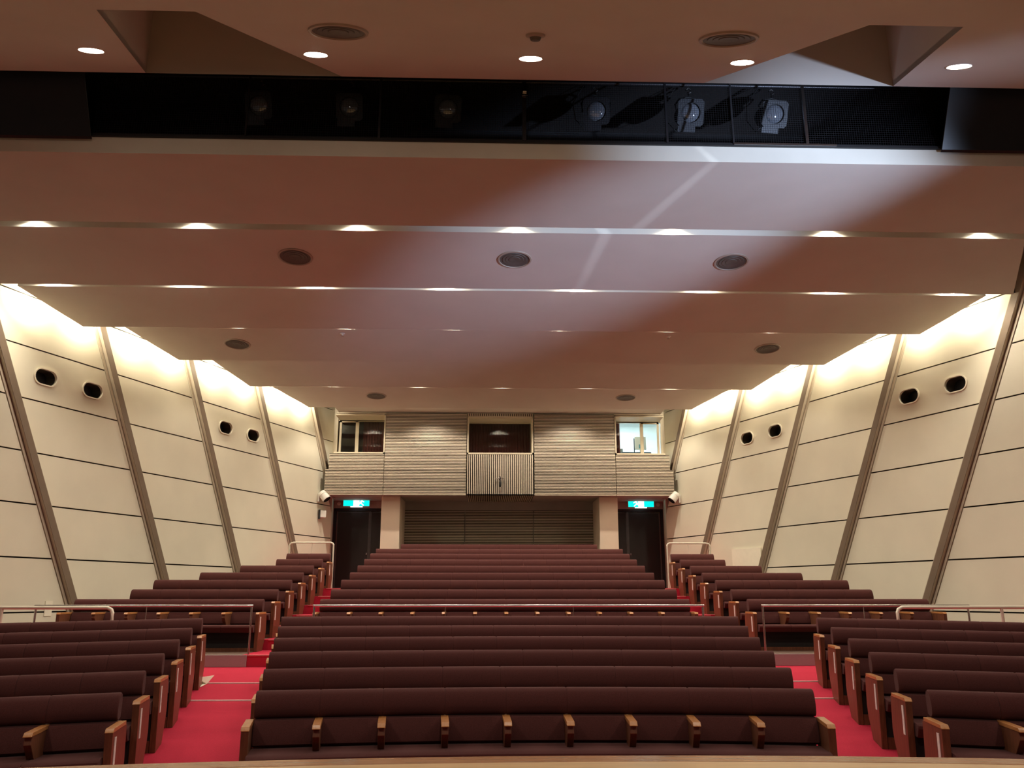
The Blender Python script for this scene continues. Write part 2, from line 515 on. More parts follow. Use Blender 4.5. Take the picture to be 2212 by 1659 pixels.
for s, side in ((-1, 'left'), (1, 'right')):
    bm = bmesh.new()
    for b in range(-1, len(RIB0)):
        ya = (RIB0[b] if b >= 0 else 4.25) + 0.15
        yb = (RIB0[b + 1] if b + 1 < len(RIB0) else 28.0) - 0.15
        for j in range(len(JOINT) - 1):
            h0, h1 = JOINT[j] + 0.013, JOINT[j + 1] - 0.013
            q = [(ya - TILT * h0, h0), (yb - TILT * h0, h0), (yb - TILT * h1, h1), (ya - TILT * h1, h1)]
            q = clip_max(q, 23.76)
            if len(q) < 3:
                continue
            holes = []
            bay = PORTS.get(b)
            if bay and j == 5:
                holes = [stadium(c, 3.785, 0.46, 0.27) for c in bay]
            if holes:
                mid = (bay[0] + bay[1]) / 2
                hm = (h0 + h1) / 2
                cut = [(mid - TILT * (h0 - hm), h0), (mid - TILT * (h1 - hm), h1)]
                cells = [[q[0], cut[0], cut[1], q[3]], [cut[0], q[1], q[2], cut[1]]]
                for cell, c_, hl in zip(cells, bay, holes):
                    def hit(poly, ang):
                        dx_, dz_ = math.cos(ang), math.sin(ang)
                        for a_ in range(len(poly)):
                            p_, r_ = poly[a_], poly[(a_ + 1) % len(poly)]
                            px_, pz_ = p_[0] - c_, p_[1] - 3.785
                            ex_, ez_ = r_[0] - p_[0], r_[1] - p_[1]
                            den = dx_ * ez_ - dz_ * ex_
                            if abs(den) < 1e-9:
                                continue
                            tt = (px_ * ez_ - pz_ * ex_) / den
                            uu = (px_ * dz_ - pz_ * dx_) / den
                            if tt > 0 and -1e-6 <= uu <= 1 + 1e-6:
                                return (c_ + dx_ * tt, 3.785 + dz_ * tt)
                        return None
                    angs = sorted(math.atan2(p_[1] - 3.785, p_[0] - c_) for p_ in hl + cell)
                    ring = [(hit(hl, a_), hit(cell, a_)) for a_ in angs]
                    ring = [r_ for r_ in ring if r_[0] and r_[1]]
                    for a_ in range(len(ring)):
                        (i0, o0), (i1, o1) = ring[a_], ring[(a_ + 1) % len(ring)]
                        bm.faces.new([bm.verts.new(wall_pt(s, y, h, 0.0)) for y, h in (i0, o0, o1, i1)])
            else:
                bm.faces.new([bm.verts.new(wall_pt(s, y, h, 0.0)) for y, h in q])
            # turned edges of the panel
            for y0_, h0_, y1_, h1_ in [(*q[i], *q[(i + 1) % len(q)]) for i in range(len(q))]:
                bm.faces.new([bm.verts.new(wall_pt(s, a_, c_, d_)) for a_, c_, d_ in ((y0_, h0_, 0), (y1_, h1_, 0), (y1_, h1_, -.03), (y0_, h0_, -.03))])
    nf = len(bm.faces)
    bv = [bm.verts.new(wall_pt(s, y, h, -0.28)) for y, h in ((3.0, -1.75), (23.80, -1.75), (23.80, 6.2), (3.0, 6.2))]
    bf = bm.faces.new(bv)
    bf.material_index = 1
    bmesh.ops.remove_doubles(bm, verts=bm.verts, dist=1e-5)
    me = bpy.data.meshes.new('wall_' + side)
    bm.to_mesh(me)
    bm.free()
    me.materials.append(M['wall'])
    me.materials.append(M['groove'])
    o = link('wall_' + side, me)
    tag(o, '%s side wall of cream panels with dark level joints' % side, kind='structure')

    # slanted ribs
    for k, r0 in enumerate(RIB0):
        mb = MB()
        hb, ht = -1.70, 5.9
        yb_, yt_ = r0 - TILT * hb, r0 - TILT * ht
        if yb_ > 23.74:
            hb = (r0 - 23.70) / TILT
            yb_ = 23.70

        def strip(c, hw, o0, o1, m):
            b = len(mb.v)
            for (y, h) in ((yb_, hb), (yt_, ht)):
                for dy, of in ((-hw, o0), (-hw, o1), (hw, o1), (hw, o0)):
                    mb.v.append(wall_pt(s, y + c + dy, h, of))
            for i in range(4):
                j = (i + 1) % 4
                mb.face((b + i, b + j, b + 4 + j, b + 4 + i), m)
            mb.face((b, b + 1, b + 2, b + 3), m)
            mb.face((b + 4, b + 5, b + 6, b + 7), m)
        strip(0, 0.072, -0.02, 0.082, 1)
        strip(0, 0.068, 0.0825, 0.090, 0)
        strip(-0.112, 0.026, -0.02, 0.016, 1)
        strip(0.112, 0.026, -0.02, 0.016, 1)
        trim(mb, [M['rib'], M['ribedge']], 'slanted brown rib on the %s wall, %s counted from the stage' % (side, ORD[k]))

    # oval ports
    for c in PORTS[4] + PORTS[6]:
        i = (PORTS[4] + PORTS[6]).index(c)
        wh = ['nearest the stage', 'second from the stage', 'third from the stage', 'nearest the rear wall'][i]
        t = thing('wall_port', 'dark oval port with pale rim in the %s wall, %s' % (side, wh), 'wall port', wall_pt(s, c, 3.785), group='oval ports in the side walls')
        o_loc = Vector(t.location)
        inn = stadium(c, 3.785, 0.455, 0.265)
        ou = stadium(c, 3.785, 0.50, 0.31)
        n = len(inn)
        mb = MB()
        for lp, of in ((ou, 0.002), (ou, 0.025), (inn, 0.025), (inn, -0.03)):
            mb.v += [tuple(Vector(wall_pt(s, y, h, of)) - o_loc) for y, h in lp]
        for r in range(3):
            for a in range(n):
                b2 = (a + 1) % n
                mb.face((r * n + a, r * n + b2, (r + 1) * n + b2, (r + 1) * n + a))
        obj('rim', mb, M['whitepipe'], t, smooth=True)
        mb = MB()
        for lp, of in ((inn, -0.03), (inn, -0.24)):
            mb.v += [tuple(Vector(wall_pt(s, y, h, of)) - o_loc) for y, h in lp]
        for a in range(n):
            b2 = (a + 1) % n
            mb.face((a, b2, n + b2, n + a), 0)
        mb.face(range(n, 2 * n), 1)
        obj('recess', mb, [M['portdark'], M['black']], t)

    # wall return beside the rear door
    mb = MB()
    x0 = s * (wx(23.76) + 0.0)
    mb.poly([(x0, 23.76, LAND - .3), (s * 4.88, 24.85, LAND - .3), (s * 4.88, 24.85, zz(2.70)), (x0, 23.76, zz(2.70))])
    mb.poly([(x0, 23.76, LAND - .3), (s * (abs(x0) + .3), 23.82, LAND - .3), (s * (abs(x0) + .3), 23.82, zz(6.2)), (x0, 23.76, zz(6.2))])
    struct('wall_' + side, mb, M['wall'], 'short cream wall return beside the %s rear door' % side)

# ------------------------------------------------------------------ ceiling
YR = [10.46, 12.83, 15.04, 17.28, 19.57, 21.83]    # rear edges, all at H = 4.85
HR = 4.85
GAP = 0.62
UP = 0.20
UPS = [0.0, 0.20, 0.20, 0.1985, 0.174, 0.1525]
TOPC = 6.15
XR = [8.2, 8.37, 7.92, 6.95, 6.07, 5.13]            # half widths at rear edge
XF = [7.6, 7.49, 8.30, 7.43, 6.45, 5.70]            # half widths at front edge
CEIL_LBL = ['nearest the stage behind the black lighting slot', 'with three large round vents', 'between the thin row of lights and the first stepped corner',
            'with two round vents near its outer ends', 'plain, fifth from the stage', 'with two small round vents, last before the slatted wall']


def ceil_pt(k, y):
    """height of the panel underside k at depth y"""
    if k == 0:
        ya, ha = 8.49, 4.77
    else:
        ya, ha = YR[k - 1] + GAP, HR + UPS[k]
    return ha + (HR - ha) * (y - ya) / (YR[k] - ya)


for k in range(6):
    ya, ha = (8.49, 4.77) if k == 0 else (YR[k - 1] + GAP, HR + UPS[k])
    mb = MB()
    T = 0.22 if k == 0 else 0.30
    yr = YR[k]
    B = [(-XF[k], ya, zz(ha)), (XF[k], ya, zz(ha)), (XR[k], yr, zz(HR)), (-XR[k], yr, zz(HR))]
    Tp = [(x, y, z + T) for x, y, z in B]
    b = len(mb.v)
    mb.v += B + Tp
    mb.face((3, 2, 1, 0), 0)
    mb.face((4, 5, 6, 7), 0)
    for i in range(4):
        j = (i + 1) % 4
        mb.face((i, j, 4 + j, 4 + i), 1 if i == 0 else 0)
    struct('ceiling', mb, [M['ceil'], M['ceil_edge']], 'wide sloping ceiling panel, ' + CEIL_LBL[k])
    # lid over the slot behind this panel
    if k < 5:
        y2 = yr + GAP
        mb = MB()
        xx = max(XR[k], XF[k + 1])
        mb.box(-xx, xx, yr - 0.25, y2 + 0.25, zz(HR + UP + 0.42), zz(HR + UP + 0.46))
        struct('ceiling', mb, M['ceil_edge'], 'narrow recess over the light slot behind the %s ceiling panel' % ORD[k])
# strip between the last slot and the slatted wall
mb = MB()
mb.box(-4.55, 4.55, 22.42, 23.06, zz(4.985), zz(5.1))
struct('ceiling', mb, M['ceil'], 'narrow pale ceiling strip touching the slatted rear wall')
# dark cover over the panels, added to block world light
mb = MB()
mb.box(-10.6, 10.6, 8.3, 25.6, zz(TOPC), zz(TOPC + .1))
struct('ceiling', mb, M['apron'], 'dark cover added above the ceiling panels to block outside light')

# dark baffles added to block cove light in the gaps beside the second panel
for s, side in ((-1, 'left'), (1, 'right')):
    mb = MB()
    x0, x1 = sorted((s * 8.31, s * (wx(13.34) + .02)))
    mb.box(x0, x1, 13.33, 13.36, zz(HR + .22), zz(TOPC))
    trim(mb, M['apron'], 'added dark baffle blocking cove light between the %s wall and the ceiling' % side)

# front ceiling over the stage edge with two openings
HP = 5.29
YP = 7.76
TP = 0.42


def hp(y):
    return HP - TP * (YP - y)


OP = [(1.92, YP), (2.66, 5.65), (3.42, 5.65), (3.96, YP)]
Y00 = 4.62
mb = MB()
outline = [(-9.5, YP)] + [(-x, y) for x, y in reversed(OP)] + OP + [(9.5, YP), (9.5, Y00), (-9.5, Y00)]
mb.prism(outline, lambda u, v, t: (u, v, zz(hp(v)) + t), 0, 0.06)
for s in (-1, 1):
    A_, B_, C_, D_ = [(s * x, y) for x, y in OP]
    for (p, q) in ((A_, B_), (B_, C_), (C_, D_), (D_, A_)):
        mb.poly([(*p, zz(hp(p[1]))), (*q, zz(hp(q[1]))), (*q, zz(HP) + .9), (*p, zz(HP) + .9)])
    mb.poly([(*p, zz(HP) + .9) for p in (A_, B_, C_, D_)])
struct('ceiling', mb, M['ceil'], 'sloping front ceiling over the stage edge with two angular openings')
mb = MB()
mb.box(-9.5, 9.5, Y00 - .04, Y00, zz(hp(Y00)), zz(HP) + 1.2)
mb.box(-9.5, 9.5, Y00, 8.35, zz(HP) + 1.2, zz(HP) + 1.25)
struct('ceiling', mb, M['black'], 'dark edge and cover above the front ceiling')

# ------------------------------------------------------------------ lighting slot with mesh screen
YM = 8.47
mb = MB()
mb.box(-9.0, 9.0, 10.2, 10.25, zz(4.95), zz(6.6))
mb.box(-9.0, 9.0, 8.3, 10.25, zz(6.55), zz(6.6))
mb.poly([(-9, YM + .06, zz(5.0)), (9, YM + .06, zz(5.0)), (9, 10.2, zz(5.12)), (-9, 10.2, zz(5.12))])
mb.poly([(-9.0, YP - .1, zz(6.5)), (9.0, YP - .1, zz(6.5)), (9.0, 8.35, zz(6.6)), (-9.0, 8.35, zz(6.6))])
struct('wall_slot', mb, M['black'], 'black lining inside the ceiling lighting slot')

t = thing('mesh_screen', 'black wire mesh screen closing the ceiling lighting slot', 'mesh screen', (0, YM, zz(4.98)))
mb = MB()
x = -4.78
while x < 4.80:
    mb.box(x - .0011, x + .0011, -.001, .001, 0, 0.95)
    x += 0.027
h = 0.0
while h < 0.95:
    mb.box(-4.8, 4.82, -.001, .001, h - .0011, h + .0011)
    h += 0.027
obj('wire_mesh', mb, M['darksteel'], t)
mb = MB()
mb.box(-4.8, 4.82, -.015, .015, -.02, .012)
mb.box(-4.8, 4.82, -.015, .015, .93, .96)
obj('frame', mb, M['black'], t)
for xp, m_, wd in ((-3.10, 'black', .010), (-1.61, 'darksteel', .012), (0.03, 'darksteel', .022), (1.66, 'darksteel', .012), (2.42, 'darksteel', .010), (3.27, 'steel', .017)):
    mb = MB()
    mb.box(xp - wd, xp + wd, -.025, -.005, 0, 0.95)
    o = obj('post', mb, M[m_], t)
    if xp == 3.27:
        o['label'] = 'bright bare metal post'
mb = MB()
mb.box(2.42, 3.6, -.03, -.016, -.012, .012)
o = obj('bottom_rail', mb, M['steel'], t)
o['label'] = 'bare metal strip at the foot of the mesh'
mb = MB()
mb.box(0.0, 0.07, -.045, -.028, .56, .72)
mb.box(0.012, 0.058, -.075, -.045, .60, .64)
o = obj('latch', mb, M['steel'], t, bevel=.003)

for s, side, x0, x1 in ((-1, 'left', -8.6, -4.78), (1, 'right', 4.80, 8.6)):
    mb = MB()
    mb.prism([(8.42, zz(4.93)), (8.45, zz(4.91)), (7.97, zz(5.80)), (7.94, zz(5.82))], lambda u, v, t: (t, u, v), x0, x1)
    o = obj('masking_board', mb, M['blackgloss'], bevel=.004)
    tag(o, 'glossy black masking board at the %s end of the lighting slot' % side, 'masking board')


def lantern(x, n, lit):
    t = thing('stage_lantern', 'black stage lantern behind the mesh, %s from the left' % ORD[n], 'stage lantern', (x, 8.98, zz(5.70)), group='stage lanterns in the ceiling slot')
    t.rotation_euler = (math.radians(0), 0, math.radians(-3 + 4 * (n % 3)))
    ax = Vector((0, -1, -0.45)).normalized()
    mb = MB()
    mb.lathe([(0.0, -.34), (.09, -.33), (.13, -.28), (.14, -.05), (.15, 0.0), (.15, .03), (.115, .03), (.115, .012)], (0, 0, 0), ax, 28)
    obj('housing', mb, M['black'], t, smooth=True)
    mb = MB()
    mb.lathe([(.114, .012), (.10, .032), (.07, .046), (.03, .054), (0.0, .056)], (0, 0, 0), ax, 28)
    obj('lens', mb, M['lens'], t, smooth=True)
    # square colour frame around the lens, with a lug
    R = ax.to_track_quat('-Y', 'Z').to_matrix()
    mb = MB()
    fr_ = [(-.16, -.16), (.16, -.16), (.16, .16), (-.16, .16)]
    n_ = 28
    b0 = len(mb.v)
    for r_, d_ in ((.118, -.045), ):
        for j in range(n_):
            a = 2 * PI * j / n_
            mb.v.append(tuple(R @ Vector((r_ * math.cos(a), d_, r_ * math.sin(a)))))
    for j in range(n_):
        a = 2 * PI * j / n_
        c_, s_ = math.cos(a), math.sin(a)
        k_ = .16 / max(abs(c_), abs(s_))
        mb.v.append(tuple(R @ Vector((k_ * c_, -.045, k_ * s_))))
    for j in range(n_):
        j2 = (j + 1) % n_
        mb.face((b0 + j, b0 + j2, b0 + n_ + j2, b0 + n_ + j))
    mb.box(-.15, .06, -.047, -.043, -.23, -.16, rot=R, org=(0, 0, 0))
    obj('colour_frame', mb, M['gel'], t)
    mb = MB()
    mb.tube([(-.165, 0, 0), (-.175, 0.01, .12), (-.12, .02, .20), (0, .02, .23), (.12, .02, .20), (.175, .01, .12), (.165, 0, 0)], .012, 8)
    obj('yoke', mb, M['black'], t, smooth=True)
    mb = MB()
    mb.tube([(0, .02, .23), (0, .02, .30)], .012, 8)
    mb.tube([(0, .02, .28), (.03, .02, .30), (.03, .02, .33), (0, .02, .355), (-.03, .02, .33)], .010, 8)
    obj('hook_clamp', mb, M['steel'], t, smooth=True)
    mb = MB()
    mb.tube([(-.02, .3, .02), (-.10, .32, -.06), (-.24, .25, 0.05), (-.27, .15, .22), (-.14, .06, .40)], .006, 6)
    obj('cable', mb, M['black'], t, smooth=True)


for n, x in enumerate([-3.13, -2.05, -.87, .93, 2.08, 3.11]):
    lantern(x, n, n > 2)
mb = MB()
mb.tube([(-8, 9.0, zz(6.10)), (8, 9.0, zz(6.10))], .025, 10)
o = obj('lighting_bar', mb, M['darksteel'], smooth=True)
tag(o, 'long dark pipe carrying the stage lanterns in the slot', 'lighting bar')

# ------------------------------------------------------------------ downlights
def can_mesh(r, bulb):
    a = MB()
    a.lathe([(r * 1.05, -.002), (r * 1.05, .004), (r, .004), (r, .10), (r * .5, .12)], (0, 0, 0), (0, 0, 1), 28)
    b = MB()
    b.lathe([(r * .99, .004), (r * .8, -.004), (r * .4, -.010), (0.0, -.012)], (0, 0, 0), (0, 0, 1), 28)
    return a.mesh('housing', M['white'], True), b.mesh('bulb', M['lamp'], True)


H1, B1 = can_mesh(.105, 1)
H2, B2 = can_mesh(.06, 1)


def downlight(loc, label, group, hm, bmh):
    t = thing('downlight', label, 'downlight', loc, group=group)
    link('housing', hm, t)
    link('bulb', bmh, t)
    return t


for i, x in enumerate((-4.08, -2.0, .02, 2.04, 4.14)):
    y = 6.88
    d_ = downlight((x, y, zz(hp(y)) - .004), 'round lit downlight in the front ceiling, %s from the left' % ORD[i], 'downlights in the front ceiling', H1, B1)
    d_.rotation_euler = (math.atan(TP), 0, 0)
    spot('stage_downlight', (x, y, zz(hp(y)) - .04), (x, y + .1, 0), P_STAGE, WARM, 120, 0.6, .08)
for x in (-6.2, 6.3):
    spot('stage_downlight', (x, 6.88, zz(hp(6.88)) - .04), (x, 7.0, 0), P_STAGE, WARM, 160, 0.6, .08)
for i in range(7):
    x = 2.27 * (i - 3) + .03
    y = YR[0] + GAP - 0.075
    zl = zz(HR + UP) + 0.12
    downlight((x, y, zl), 'small glowing lamp in the front light slot, %s from the left' % ORD[i], 'lamps in the front light slot', H2, B2)
    spot('slot_light', (x, y, zl - .02), (x, y - .25, 0), P_SLOT, WARM, 158, 0.6, .03)
for i in range(8):
    x = 2.2 * (i - 3.5) + .02
    y = YR[1] + GAP - 0.075
    zl = zz(HR + UP) + 0.11
    downlight((x, y, zl), 'small glowing lamp in the second light slot, %s from the left' % ORD[i], 'lamps in the second light slot', H2, B2)
    spot('slot_light', (x, y, zl - .02), (x, y - .25, 0), P_SLOT, WARM, 172, 0.4, .03)
for k, n in ((2, 6), (3, 6), (4, 5)):
    for i in range(n):
        x = 2.1 * (i - (n - 1) / 2)
        y = YR[k] + GAP - 0.14
        spot('slot_light', (x, y, zz(HR + UP) + 0.10), (x, y - .1, 0), P_SLOT, WARM, 130, 0.5, .05)
for i in range(5):
    x = 1.95 * (i - 2)
    spot('rear_slot_light', (x, 22.0, zz(5.05)), (x, 22.45, 0), P_REAR, WARM, 130, 0.5, .05)
# wall washers above the outer ceiling edges
for s in (-1, 1):
    for k in (2, 3, 4, 5):
        ya = YR[k - 1] + GAP
        for y, off in ((YR[k] - 0.95, .24), (YR[k] + 0.13, .22)):
            x = s * (wx(y) - off)
            pd = bpy.data.lights.new('cove_light', 'POINT')
            pd.energy = P_COVE
            pd.color = WARM2
            pd.shadow_soft_size = .05
            po = bpy.data.objects.new('cove_light', pd)
            C.objects.link(po)
            po.location = (x, y, zz(5.12))
        # lid of the cove

# ------------------------------------------------------------------ round vents
def vent(x, y, k, r, label, group):
    if k < 0:
        h, sl = hp(y), math.atan(TP)
    else:
        h = ceil_pt(k, y)
        ya = 8.49 if k == 0 else YR[k - 1] + GAP
        sl = math.atan((ceil_pt(k, YR[k]) - ceil_pt(k, ya)) / (YR[k] - ya))
    t = thing('ceiling_vent', label, 'ceiling vent', (x, y, zz(h)), group=group)
    t.rotation_euler = (sl, 0, 0)
    mb = MB()
    mb.lathe([(r * 1.12, .0), (r * 1.10, -.014), (r, -.018), (r * .97, -.006)], (0, 0, 0), (0, 0, 1), 40)
    obj('ring', mb, M['ring'], t, smooth=True)
    mb = MB()
    mb.lathe([(r * .97, -.006), (r * .80, -.002), (r * .78, -.010), (r * .6, -.003), (r * .58, -.010), (r * .38, -.003), (r * .36, -.010), (0.0, -.004)], (0, 0, 0), (0, 0, 1), 40)
    obj('grille', mb, M['grey'], t, smooth=False)


for i, x in enumerate((-1.64, 1.67)):
    vent(x, 6.11, -1, .225, 'round dark vent in the front ceiling over the stage, on the %s' % ('left', 'right')[i], 'vents in the front ceiling')
for i, x in enumerate((-3.29, .03, 3.36)):
    vent(x, 11.85, 1, .235, 'large dark round ceiling vent, %s one of the three between light slots' % ('left', 'middle', 'right')[i], 'three vents between the light slots')
for i, x in enumerate((-5.47, 5.43)):
    vent(x, 16.42, 3, .235, 'dark round ceiling vent near the %s wall, above the oval ports' % ('left', 'right')[i], 'vents near the side walls')
for i, x in enumerate((-3.22, 3.20)):
    vent(x, 20.85, 5, .235, 'small dark round vent in the rearmost ceiling panel, on the %s' % ('left', 'right')[i], 'vents before the rear wall')
for x, y, k, lb in ((-3.25, 15.86, 3, 'tiny white sprinkler under the ceiling panel, left one'), (3.25, 15.86, 3, 'tiny white sprinkler under the ceiling panel, right one')):
    t = thing('sprinkler', lb, 'sprinkler', (x, y, zz(ceil_pt(k, y))), group='sprinklers')
    mb = MB()
    mb.lathe([(.05, 0), (.045, -.012), (.02, -.02), (.02, -.05)], (0, 0, 0), (0, 0, 1), 20)
    obj('base', mb, M['white'], t, smooth=True)
    mb = MB()
    mb.lathe([(.0, -.05), (.03, -.05), (.03, -.056), (0, -.056)], (0, 0, 0), (0, 0, 1), 20)
    obj('deflector', mb, M['ring'], t, smooth=True)
t = thing('smoke_detector', 'small round detector in the front ceiling above the middle downlight', 'smoke detector', (.02, 6.11, zz(hp(6.11))))
t.rotation_euler = (math.atan(TP), 0, 0)
mb = MB()
mb.lathe([(.085, 0), (.082, -.012), (.05, -.02)], (0, 0, 0), (0, 0, 1), 28)
obj('base', mb, M['ring'], t, smooth=True)
mb = MB()
mb.lathe([(.05, -.02), (.04, -.045), (0, -.05)], (0, 0, 0), (0, 0, 1), 28)
obj('sensor', mb, M['grey'], t, smooth=True)

# ------------------------------------------------------------------ rear wall
YU = 23.0                  # front of the upper slatted wall
YL = 24.8                  # lower slatted wall and doors
H_SOF = 2.66
H_TOP = 4.96


def hslats(x0, x1, h0, h1, y, pitch=.0425, top_cap=False):
    mb = MB()
    mb.box(x0, x1, y + .028, y + .06, zz(h0), zz(h1), 1)
    n = int(round((h1 - h0) / pitch))
    p = (h1 - h0) / n
    for i in range(n):
        a = h0 + i * p
        mb.box(x0, x1, y, y + .03, zz(a), zz(a + p * .50), 0)
    return mb


def vslats(x0, x1, h0, h1, y, pitch=.053):
    mb = MB()
    mb.box(x0, x1, y + .028, y + .06, zz(h0), zz(h1), 1)
    n = int(round((x1 - x0) / pitch))
    p = (x1 - x0) / n
    for i in range(n):
        a = x0 + i * p + p * .22
        mb.box(a, a + p * .52, y, y + .03, zz(h0), zz(h1), 0)
    return mb


def slat_struct(mb, label):
    o = obj('wall_back', mb, [M['slat'], M['slatback']])
    return tag(o, label, kind='structure')


G_ = .008
for s, side in ((-1, 'left'), (1, 'right')):
    a, b = sorted((s * (.94 + G_), s * (3.22 - G_)))
    slat_struct(hslats(a, b, H_SOF, H_TOP, YU), 'tall panel of horizontal pale slats between the %s and middle booth windows' % side)
    a, b = sorted((s * (3.22 + G_), s * 4.83))
    mb = hslats(a, b, H_SOF, 3.38, YU)
    a2, b2 = sorted((s * (3.22 + G_), s * 4.74))
    m2 = hslats(a2, b2, 3.38, 3.80, YU)
    off = len(mb.v)
    mb.v += m2.v
    mb.f += [tuple(i + off for i in f) for f in m2.f]
    mb.mi += m2.mi
    slat_struct(mb, 'panel of horizontal slats below the %s booth window' % side)
    a, b = sorted((s * (3.22 + G_), s * 4.60))
    mb = MB()
    mb.box(a, b, YU, YU + .03, zz(4.935), zz(4.96), 0)
    mb.box(a, b, YU + .03, YU + .06, zz(4.90), zz(4.96), 1)
    slat_struct(mb, 'single slat above the %s booth window' % side)
slat_struct(vslats(-.93, .92, H_SOF, 3.80, YU), 'panel of vertical slats below the middle booth window')
slat_struct(vslats(-.93, .92, 4.88, H_TOP, YU), 'short strip of vertical slats above the middle booth window')
# slatted underside in the middle, plain soffit beside it
mb = MB()
mb.box(-.93, .92, YU + .05, YL, zz(H_SOF) + .03, zz(H_SOF) + .06, 1)
n = 35
for i in range(n):
    a = -.93 + 1.85 * (i + .22) / n
    mb.box(a, a + 1.85 / n * .52, YU, YL, zz(H_SOF), zz(H_SOF) + .03, 0)
o = obj('ceiling', mb, [M['slat'], M['slatback']])
tag(o, 'slatted underside of the projecting booth', kind='structure')
mb = MB()
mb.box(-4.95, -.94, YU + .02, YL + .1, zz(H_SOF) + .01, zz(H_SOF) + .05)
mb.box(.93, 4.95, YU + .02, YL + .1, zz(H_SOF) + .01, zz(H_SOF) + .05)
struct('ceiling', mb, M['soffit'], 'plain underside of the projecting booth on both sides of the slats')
# lower slatted wall
for a, b, lb in ((-2.86, -1.02, 'dim slatted panel of the lower rear wall, left of the middle'), (-1.0, 1.0, 'dim slatted panel of the lower rear wall, in the middle'), (1.02, 2.86, 'dim slatted panel of the lower rear wall, right of the middle')):
    slat_struct(hslats(a, b, .45, 2.42, YL, .046), lb)
mb = MB()
mb.box(-4.95, 4.95, YL + .065, YL + .2, LAND, zz(2.70))
mb.box(-2.9, 2.9, YL + .03, YL + .08, zz(2.42), zz(2.68))
for s in (-1, 1):
    a, b = sorted((s * 3.4, s * 4.9))
    mb.box(a, b, YL - .02, YL + .07, zz(2.47), zz(2.68))
    a, b = sorted((s * 4.86, s * 4.95))
    mb.box(a, b, YL - .02, YL + .07, LAND, zz(2.68))
struct('wall_back', mb, M['soffit'], 'plain rear wall above the doors and behind the lower slats')
# columns
for s, side in ((-1, 'left'), (1, 'right')):
    mb = MB()
    a, b = sorted((s * 2.78, s * 3.30))
    mb.box(a, b, 23.4, YL + .1, LAND, zz(H_SOF) + .01)
    struct('column', mb, M['cream'], 'pale square column beside the %s rear door' % side, bevel=.012)

# booth window surrounds, panes and rooms
def window(n, x0, x1, h0, h1, label, casement=0, open_side=0):
    t = bpy.data.objects.new('window_%d' % n, None)
    C.objects.link(t)
    t.location = (0, YU, zz(h0))
    tag(t, label, kind='structure')
    H = h1 - h0
    mb = MB()
    f = .035
    yo, yd = -.012, .72
    if open_side <= 0:      # right jamb exists
        mb.box(x1 - f, x1, yo, .05, 0, H)
        mb.poly([(x1 - f, 0.05, 0), (x1 - f, yd, 0), (x1 - f, yd, H), (x1 - f, 0.05, H)])
    if open_side >= 0:
        mb.box(x0, x0 + f, yo, .05, 0, H)
        mb.poly([(x0 + f, 0.05, 0), (x0 + f, yd, 0), (x0 + f, yd, H), (x0 + f, 0.05, H)])
    mb.box(x0, x1, yo, .05, 0, f * 1.2)
    mb.box(x0, x1, yo, .05, H - f, H)
    mb.poly([(x0, 0.05, f), (x1, 0.05, f), (x1, yd, f), (x0, yd, f)])
    mb.poly([(x0, 0.05, H - f), (x1, 0.05, H - f), (x1, yd, H - f), (x0, yd, H - f)])
    obj('window_frame', mb, M['frame'], t)
    # sash in the window plane
    yw = .70
    mb = MB()
    r = .045
    if casement:
        xm = x0 + .52 if casement < 0 else x1 - .52
        xa, xb = (x0, xm) if casement < 0 else (xm, x1)
        pa, pb = (xm, x1 - f) if casement < 0 else (x0 + f, xm)
        for (q0, q1, rr) in ((xa, xb, .06), (pa, pb, .035)):
            mb.box(q0, q0 + rr, yw, yw + .05, f, H - f)
            mb.box(q1 - rr, q1, yw, yw + .05, f, H - f)
            mb.box(q0, q1, yw, yw + .05, f, f + rr)
            mb.box(q0, q1, yw, yw + .05, H - f - rr, H - f)
        panes = ((xa + .06, xb - .06), (pa + .035, pb - .035))
    else:
        mb.box(x0 + f, x1 - f, yw, yw + .05, f, f + .02)
        mb.box(x0 + f, x1 - f, yw, yw + .05, H - f - .03, H - f)
        panes = ((x0 + f, x1 - f),)
    obj('sash', mb, M['frame'], t)
    for a, b in panes:
        mb = MB()
        mb.box(a, b, yw + .02, yw + .026, f, H - f)
        obj('pane', mb, M['glass'], t)
    return t


window(1, -4.62, -3.22, 3.80, 4.92, 'booth window in the left corner, dark with a side casement', casement=-1, open_side=-1)
window(2, -.93, .92, 3.80, 4.88, 'middle booth window with dark red curtain behind')
window(3, 3.22, 4.62, 3.80, 4.92, 'brightly lit control room window in the right corner', casement=1, open_side=1)


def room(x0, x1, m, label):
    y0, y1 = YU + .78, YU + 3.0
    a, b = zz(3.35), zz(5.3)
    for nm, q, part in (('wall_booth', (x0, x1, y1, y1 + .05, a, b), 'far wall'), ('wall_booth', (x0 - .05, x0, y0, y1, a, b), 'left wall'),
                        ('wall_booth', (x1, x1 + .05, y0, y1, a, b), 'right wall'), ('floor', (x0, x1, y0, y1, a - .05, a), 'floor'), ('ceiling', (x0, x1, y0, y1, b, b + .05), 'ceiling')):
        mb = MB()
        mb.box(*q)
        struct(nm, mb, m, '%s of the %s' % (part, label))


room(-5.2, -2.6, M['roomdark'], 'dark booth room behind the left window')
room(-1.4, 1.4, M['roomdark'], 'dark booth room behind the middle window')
room(2.6, 5.2, M['roomwhite'], 'bright white control room behind the right window')
